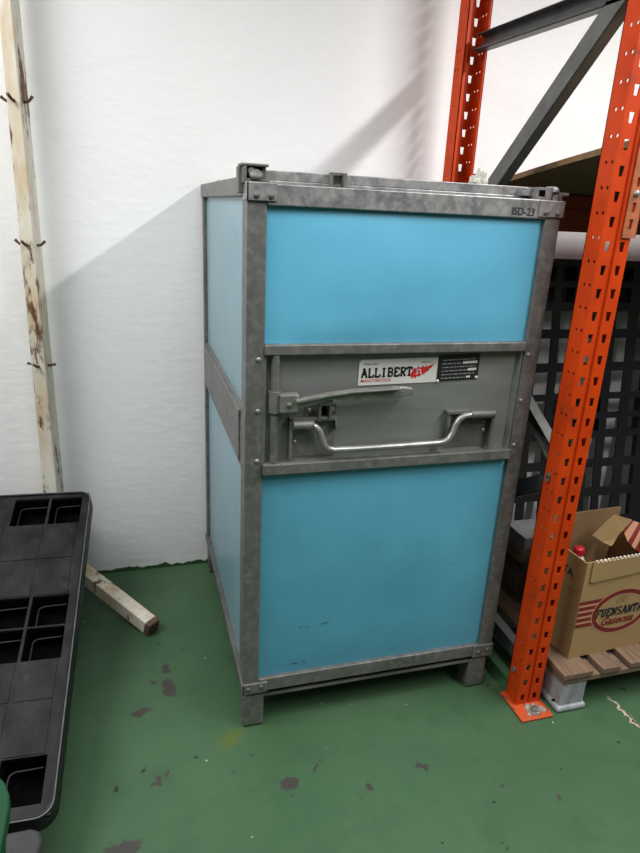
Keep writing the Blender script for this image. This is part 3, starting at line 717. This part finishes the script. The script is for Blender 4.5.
pc = lambda u, v: fp_(u, v, .0014)
slab_text(mb, 'FUENSANTA', pc, .072, .138, .186, .027, 3, w=.29, shear=.12)
put_text(mb, 'Gaseosa', pc, .102, .103, .128, .030, 1, bold=.022, shear=.35)
# small outlined crest above the name
for pl_ in (arc(.157, .190, .011, .008, 0, 360, 12), arc(.180, .191, .009, .010, 0, 360, 12), [(.148, .180), (.165, .206)], [(.172, .180), (.192, .205)], [(.158, .203), (.182, .208)]):
    ribbon(mb, pl_, .0016, pc, 4)
CP('carton_front', mb, [M['card'], M['print_red'], M['print_pink'], M['print_black'], M['card_in']])
mb = MB(); mb.box(0, th, th, cd, th, chh - .003, T=CT)
ps = lambda u, v: tuple(CT @ Vector((-.0008, u, v)))
# hand hole cut line, half printed name and faint mark on the side
ribbon(mb, [(.006, .245), (.03, .228), (.05, .224), (.10, .228), (.135, .232)], .003, ps, 1)
put_text(mb, 'TA', lambda u, v: ps(.095 - u, v), .0, .266, .048, .028, 2, bold=.03)
ribbon(mb, arc(.10, .10, .022, .024, 0, 360, 16), .002, ps, 1)
CP('carton_side', mb, [M['card'], M['card_in'], M['print_black']])
mb = MB(); mb.box(cw - th, cw, th, cd, th, chh - .002, T=CT); CP('carton_side', mb, M['card_in'])
mb = MB(); mb.box(0, cw, cd - th, cd, th, chh + .036, T=CT); CP('carton_back', mb, M['card_in'])
# folded-down front flap with a torn, pale edge
mb = MB(); 
pts = [(.018, chh + .002)]
rr = random.Random(2)
for k in range(19): pts.append((.022 + .308 * k / 18, chh + .003 + rr.uniform(-.0015, .002)))
pts += [(.33, chh - .052), (.25, chh - .058), (.15, chh - .064), (.03, chh - .070), (.020, chh - .066)]
mb.add([tuple(CT @ Vector((u, -.0045, v))) for u, v in pts] + [tuple(CT @ Vector((u, -.0012, v))) for u, v in pts],
       [tuple(range(len(pts) - 1, -1, -1)), tuple(range(len(pts), 2 * len(pts)))] + [(i, (i + 1) % len(pts), len(pts) + (i + 1) % len(pts), len(pts) + i) for i in range(len(pts))])
for k in range(20):
    u = .03 + .298 * k / 20; mb.add([tuple(CT @ Vector((u + a, b, chh + c))) for a, b, c in ((0, -.006, .0), (.008, -.006, .0005), (.008, .003, .004), (0, .003, .004))], [(0, 1, 2, 3)], 1)
CP('front_flap', mb, [M['card'], M['label_white']])
# torn inner flap: bare board turning into the printed face
def sheet(mb, pts, t, mi):
    a = [Vector(p) for p in pts]; nrm = (a[1] - a[0]).cross(a[2] - a[0]).normalized() * t
    n = len(a)
    mb.add([tuple(CT @ p) for p in a] + [tuple(CT @ (p + nrm)) for p in a], [tuple(range(n)), tuple(range(2 * n - 1, n - 1, -1))] + [(i, i + n, (i + 1) % n + n, (i + 1) % n) for i in range(n)], mi)
mb = MB()
sheet(mb, [(.222, .15, .405), (.20, .15, .388), (.148, .15, .340), (.165, .145, .328), (.182, .14, .318), (.212, .13, .303), (.222, .132, .308), (.235, .137, .324), (.250, .14, .343), (.272, .145, .352), (.300, .15, .378)], .004, 0)
q = [[(.262, .14, .350), (.300, .15, .378), (.308, .146, .374), (.268, .136, .338)], [(.268, .136, .338), (.308, .146, .374), (.326, .14, .368), (.276, .122, .312)],
     [(.276, .122, .312), (.326, .14, .368), (.338, .134, .364), (.288, .115, .300)], [(.288, .115, .300), (.338, .134, .364), (.355, .128, .359), (.300, .110, .288)],
     [(.300, .110, .288), (.355, .128, .359), (.40, .118, .348), (.34, .10, .262)]]
for k, s_ in enumerate(q): sheet(mb, s_, .003, 1 if k % 2 == 0 else 2)
c0 = Vector((.345, .112, .316)); 
e1 = (Vector((.40, .118, .348)) - Vector((.355, .128, .359))).normalized(); e2 = (Vector((.355, .128, .359)) - Vector((.30, .11, .288))).normalized()
nn = e1.cross(e2).normalized(); 
if nn.y > 0: nn = -nn
def pf(u, v): return tuple(CT @ (c0 + e1 * u + e2 * v + nn * .0075))
mb.add([pf(.022 * math.cos(a), .026 * math.sin(a)) for a in [2 * PI * k / 24 for k in range(24)]], [tuple(range(24))], 0)
pf2 = lambda u, v: tuple(Vector(pf(u, v)) + CT.to_3x3() @ (nn * .001))
put_text(mb, 'FUEN', pf2, -.016, .003, .032, .009, 3, bold=.02); put_text(mb, 'Gaseo', pf2, -.016, -.012, .03, .009, 1, shear=.3)
CP('torn_flap', mb, [M['card'], M['print_red'], M['print_pink'], M['print_black']])
# white paper scrap tucked at the back left corner
mb = MB(); sheet(mb, [(.085, cd - .02, .385), (.118, cd - .03, .375), (.10, cd - .03, .362), (.095, cd - .025, .345), (.085, cd - .02, .35)], .001, 0)
pp = obj('paper_scrap', mb, M['label_white']); tag(rebase(pp, tuple(CT @ Vector((.1, cd - .02, .345)))), 'torn white paper scrap at the back corner of the open carton', 'paper')
# bottle inside
bc = CT @ Vector((.098, .142, th + .001))
bt = thing('plastic_bottle', 'drinks bottle with red screw cap standing inside the open carton', 'bottle', bc)
mb = MB(); mb.lathe([(.001, 0), (.036, 0), (.041, .006), (.041, .19), (.039, .21), (.030, .245), (.018, .268), (.014, .274), (.014, .282)], bc, 24); obj('bottle_body', mb, M['bottle'], bt)
mb = MB(); mb.lathe([(.0165, .278), (.0165, .297), (.0150, .301), (.001, .301)], bc, 24)
for k in range(24):
    a = 2 * PI * k / 24; mb.tube([(bc.x + .0165 * math.cos(a), bc.y + .0165 * math.sin(a), bc.z + .279), (bc.x + .0165 * math.cos(a), bc.y + .0165 * math.sin(a), bc.z + .296)], .0009, 5)
obj('screw_cap', mb, M['cap_red'], bt)

# ================================================================= white scrap on the container top
mb = MB()
bm = bmesh.new(); bmesh.ops.create_icosphere(bm, subdivisions=4, radius=1)
for v in bm.verts:
    p = v.co.copy()
    k = 1 + .55 * noise.noise(p * 1.9) + .35 * noise.noise(p * 4.5 + Vector((3, 1, 2))) + .06 * noise.noise(p * 9)
    v.co = Vector((p.x * .024 * k, p.y * .024 * k, max(p.z * .034 * k, -.024)))
zmin = min(v.co.z for v in bm.verts)
mb.add([(v.co.x + 1.018, v.co.y + 1.83, v.co.z - zmin + 1.519) for v in bm.verts], [tuple(v.index for v in f.verts) for f in bm.faces], 0, False); bm.free()
tag(rebase(obj('crumpled_paper', mb, M['rag']), (1.018, 1.83, 1.519)), 'small crumpled off-white paper lump on the container top beside the rear orange upright', 'paper')

# ================================================================= rusty white stand by the wall
ps_ = thing('pole_stand', 'rusty cream-white square pole stand with peg hooks and a slanted foot, by the wall', 'pole stand', (-.315, 2.318, 0))
def pole_pt(z): return Vector((-.313 + (z - .41) * .006, 2.318, z))
rz = math.radians(-17)
R3 = Matrix.Rotation(rz, 3, 'Z')
def pframe(z):
    return pole_pt(z)
mb = MB(); hw, hd = .0225, .030
vs = []
zz = [0, .5, 1.0, 1.5, 2.3]
for z in zz:
    for sx, sy in ((-1, -1), (1, -1), (1, 1), (-1, 1)):
        vs.append(pole_pt(z) + R3 @ Vector((sx * (.0275 - .0040 * z), sy * hd, 0)))
fs = [(3, 2, 1, 0), (16, 17, 18, 19)]
for k in range(4):
    for j in range(4):
        a = 4 * k + j; b = 4 * k + (j + 1) % 4; fs.append((a, b, b + 4, a + 4))
mb.add(vs, fs); obj('pole', mb, M['pole'], ps_, .003)
for z, ups in ((1.715, (.012, .016)), (1.295, (.016, .014)), (.895, (.006, .006))):
    for sx, u in ((-1, ups[0]), (1, ups[1])):
        c = pole_pt(z) + R3 @ Vector((sx * hw, -.004, 0)); d_ = R3 @ Vector((sx, 0, 0))
        m2 = MB(); m2.tube([c - d_ * .004, c + d_ * .012 + Vector((0, -.002, .002)), c + d_ * .026 + Vector((0, -.006, u))], [.0045, .0042, .005], 8); obj('peg', m2, M['rust'], ps_)
    c = pole_pt(z) + R3 @ Vector((.002, -hd, 0)); d_ = R3 @ Vector((0, -1, 0))
    m2 = MB(); m2.tube([c - d_ * .003, c + d_ * .014 + Vector((0, 0, .002)), c + d_ * .03 + Vector((-.003, 0, .014))], [.005, .0045, .0052], 8); obj('peg', m2, M['rust'], ps_)
mb = MB(); a = Vector((-.305, 2.300, .150)); b = Vector((.018, 1.950, .025))
mb.beam(a, b, .050, .050)
obj('foot', mb, M['pole'], ps_, .003)
mb = MB(); e = (b - a).normalized(); mb.beam(b - e * .024, b + e * .003, .052, .052); obj('foot_tip', mb, M['rust'], ps_, .006)

# ================================================================= black plastic pallet tilted against the stand
P0 = Vector((-.228, 1.148, .158)); dax = Vector((.04, .969, .243)).normalized(); cax = (Vector((1, 0, 0)) - dax * dax.x).normalized(); nax = cax.cross(dax)
lpal = thing('plastic_pallet', 'scuffed black plastic pallet tilted against the rusty white pole at left', 'pallet', P0)
lpal.rotation_euler = Matrix((cax, dax, nax)).transposed().to_euler()
def LP(name, mb, m, bevel=0, parent=None):
    me_o = obj(name, mb, m, None, bevel); me_o.parent = parent or lpal; return me_o
WP, LPn = .80, 1.126
I4 = Matrix.Identity(4)
us = [-.80, -.775, -.68, -.672, -.557, -.50, -.30, -.243, -.132, -.124, -.022, 0]
vs_ = [0, .028, .142, .29, .415, .526, .532, .645, .80, .968, 1.105, 1.126]
op_r = {1, 4, 6, 9}
opc = {1, 3, 7, 9}
def cell(i, j):
    if j in op_r and i in opc: return None
    if (i in (0, 11) or j in (0, 10)): return True
    return True
mb = MB(); mb.grid_plate(us, vs_, cell, .010, I4)
# raised tiles between the openings leave fine seams
tiles = mb
for (a, b) in ((-.243, -.132), (-.124, -.026), (-.772, -.68), (-.672, -.557), (-.49, -.255)):
    for (c, d) in ((.146, .287), (.293, .411), (.649, .797), (.803, .964)):
        tiles.box(a + .003, b - .003, c, d, -.001, .0022)
LP('deck', mb, M['plastic_worn'])
# rounded rim and lip
def rr_path(off, r, nseg=6):
    x0, x1, y0, y1 = -WP - off, off, -off, LPn + off
    out = []
    for (cx, cy, a0) in ((x1 - r, y0 + r, -90), (x1 - r, y1 - r, 0), (x0 + r, y1 - r, 90), (x0 + r, y0 + r, 180)):
        for k in range(nseg + 1):
            a = math.radians(a0 + 90 * k / nseg); out.append((cx + r * math.cos(a), cy + r * math.sin(a)))
    return out
lip = MB()
rings = [(-.002, .0045), (.003, .004), (.008, -.006), (.012, -.042), (.006, -.042)]
V = []; F = []
np_ = len(rr_path(0, .035))
for off, zz_ in rings: V += [(x, y, zz_) for x, y in rr_path(off, .035 + max(off, 0))]
for k in range(len(rings) - 1):
    for i in range(np_):
        a = k * np_ + i; b = k * np_ + (i + 1) % np_; F.append((a, b, b + np_, a + np_))
lip.add(V, F, 0, True)
LP('rim', lip, M['plastic'])
ed = MB(); pth = [(x, y, .0035) for x, y in rr_path(.005, .038)]; pth.append(pth[0]); ed.tube(pth, .0022, 6); LP('worn_edge', ed, M['plastic_edge'])
# inner walls of the openings, ribs and under-tray; recess shade is put into the black
inn = MB()
for j in (1, 4, 6, 9):
    for i in (1, 3, 7, 9):
        a, b, c, d = us[i], us[i + 1], vs_[j], vs_[j + 1]
        inn.box(a - .003, a, c, d, -.08, -.008); inn.box(b, b + .003, c, d, -.08, -.008); inn.box(a, b, c - .003, c, -.08, -.008); inn.box(a, b, d, d + .003, -.08, -.008)
inn.box(-WP + .02, -.02, .02, LPn - .02, -.09, -.08)
LP('inner_walls', inn, M['black'])
for j in (1, 4, 6, 9):
    for i in (1, 3, 7, 9):
        a, b, c, d = us[i], us[i + 1], vs_[j], vs_[j + 1]
        rb = MB(); rb.tube([(a + .016, c + .003, -.03), (a + .016, d - .032, -.03), (a + .019, d - .022, -.03), (a + .030, d - .016, -.03), (b - .01, d - .014, -.03)], .0028, 6)
        LP('inner_rib', rb, M['plastic'])
for c in (-.10, -.40, -.70):
    for d in (.09, .56, 1.03):
        m2 = MB(); m2.prism([(c - .05, d - .05), (c + .05, d - .05), (c + .05, d + .05), (c - .05, d + .05)], 'z', -.125 if d < .2 else -.15, -.088); LP('foot', m2, M['plastic'], .01)

# ================================================================= dark grey block and green tub at the lower left
mb = MB(); mb.prism([(-.40, 1.052), (-.240, 1.052), (-.236, 1.085), (-.244, 1.110), (-.263, 1.118), (-.40, 1.120)], 'z', 0, .168)
gb = obj('plastic_block', mb, M['dark_grey'], None, .010, 3)
tag(rebase(gb, (-.32, 1.09, 0)), 'dark grey plastic block with rounded edges at the near end of the tilted black pallet', 'block')
tb = thing('green_bin', 'bright green plastic bin cut off by the left edge of the photo', 'bin', (-.452, .84, 0))
mb = MB()
def rrect(cx, cy, hx, hy, r, z, nseg=6):
    out = []
    for (sx, sy, a0) in ((1, -1, -90), (1, 1, 0), (-1, 1, 90), (-1, -1, 180)):
        for k in range(nseg + 1):
            a = math.radians(a0 + 90 * k / nseg); out.append((cx + sx * (hx - r) + r * math.cos(a), cy + sy * (hy - r) + r * math.sin(a), z))
    return out
L0 = [rrect(-.452, .84, .165, .16, .09, .0), rrect(-.452, .84, .197, .192, .115, .430), rrect(-.452, .84, .19, .185, .11, .430), rrect(-.452, .84, .158, .152, .085, .01)]
n0 = len(L0[0]); V = sum(L0, []); F = [tuple(range(n0 - 1, -1, -1)), tuple(range(3 * n0, 4 * n0))]
for k in range(3):
    for i in range(n0): F.append((k * n0 + i, k * n0 + (i + 1) % n0, (k + 1) * n0 + (i + 1) % n0, (k + 1) * n0 + i))
mb.add(V, F, 0, False); obj('bin_body', mb, M['green'], tb)
mb = MB(); V = rrect(-.452, .84, .206, .201, .12, .420) + rrect(-.452, .84, .206, .201, .12, .445) + rrect(-.452, .84, .186, .181, .105, .445) + rrect(-.452, .84, .186, .181, .105, .420)
F = []
for k in range(4):
    for i in range(n0): F.append((k * n0 + i, k * n0 + (i + 1) % n0, ((k + 1) % 4) * n0 + (i + 1) % n0, ((k + 1) % 4) * n0 + i))
mb.add(V, F); obj('bin_rim', mb, M['green'], tb, .003)

# ================================================================= camera
cam = bpy.data.cameras.new('camera'); co = bpy.data.objects.new('camera', cam); C.objects.link(co)
Rw = [(0.9599046, -0.2763917, 0.046805), (-0.0475541, -0.3250966, -0.9444844), (0.2762638, 0.9043892, -0.3252053)]   # rows: right, down, forward in world
rt, dn, fw = (Vector(r).normalized() for r in Rw)
rt = (rt - fw * rt.dot(fw)).normalized(); dn = fw.cross(rt)
co.matrix_world = Matrix(((rt.x, -dn.x, -fw.x, 0), (rt.y, -dn.y, -fw.y, 0), (rt.z, -dn.z, -fw.z, 1.45), (0, 0, 0, 1)))
cam.sensor_fit = 'VERTICAL'; cam.sensor_height = 36; cam.sensor_width = 27.01; cam.lens = 631.5 / 853 * 36
cam.clip_start = .02
bpy.context.scene.camera = co

# ================================================================= light
def area(name, loc, sx, sy, power, rot=(0, 0, 0), col=(1, 1, 1)):
    l = bpy.data.lights.new(name, 'AREA'); l.shape = 'RECTANGLE'; l.size = sx; l.size_y = sy; l.energy = power; l.color = col
    o = bpy.data.objects.new(name, l); C.objects.link(o); o.location = loc; o.rotation_euler = rot; return o
area('ceiling_tube_light', (1.83, .35, 2.63), .10, 2.2, 84, col=(1, 1, 1))
area('front_fill_light', (.05, .72, 2.42), 1.0, .6, 17, (0, 0, 0), (1, .995, .98))  # added fill grazing the container front, no actual fixture
area('ceiling_side_light', (-1.5, 1.3, 3.0), 1.2, 1.2, 72, (0, math.radians(-12), 0), (1, 1, 1))
wd = bpy.data.worlds.new('world'); bpy.context.scene.world = wd; wd.use_nodes = True
nt = wd.node_tree; bg = nt.nodes['Background']
tc = nt.nodes.new('ShaderNodeTexCoord'); sx = nt.nodes.new('ShaderNodeSeparateXYZ'); nt.links.new(tc.outputs['Generated'], sx.inputs[0])
mr = nt.nodes.new('ShaderNodeMapRange'); mr.inputs[1].default_value = .0; mr.inputs[2].default_value = .8; mr.inputs[3].default_value = .03; mr.inputs[4].default_value = .35
nt.links.new(sx.outputs['Z'], mr.inputs[0]); nt.links.new(mr.outputs[0], bg.inputs[1])
bg.inputs[0].default_value = (1, .995, .985, 1)
sc = bpy.context.scene
sc.view_settings.view_transform = 'Standard'; sc.view_settings.look = 'None'; sc.view_settings.exposure = 0
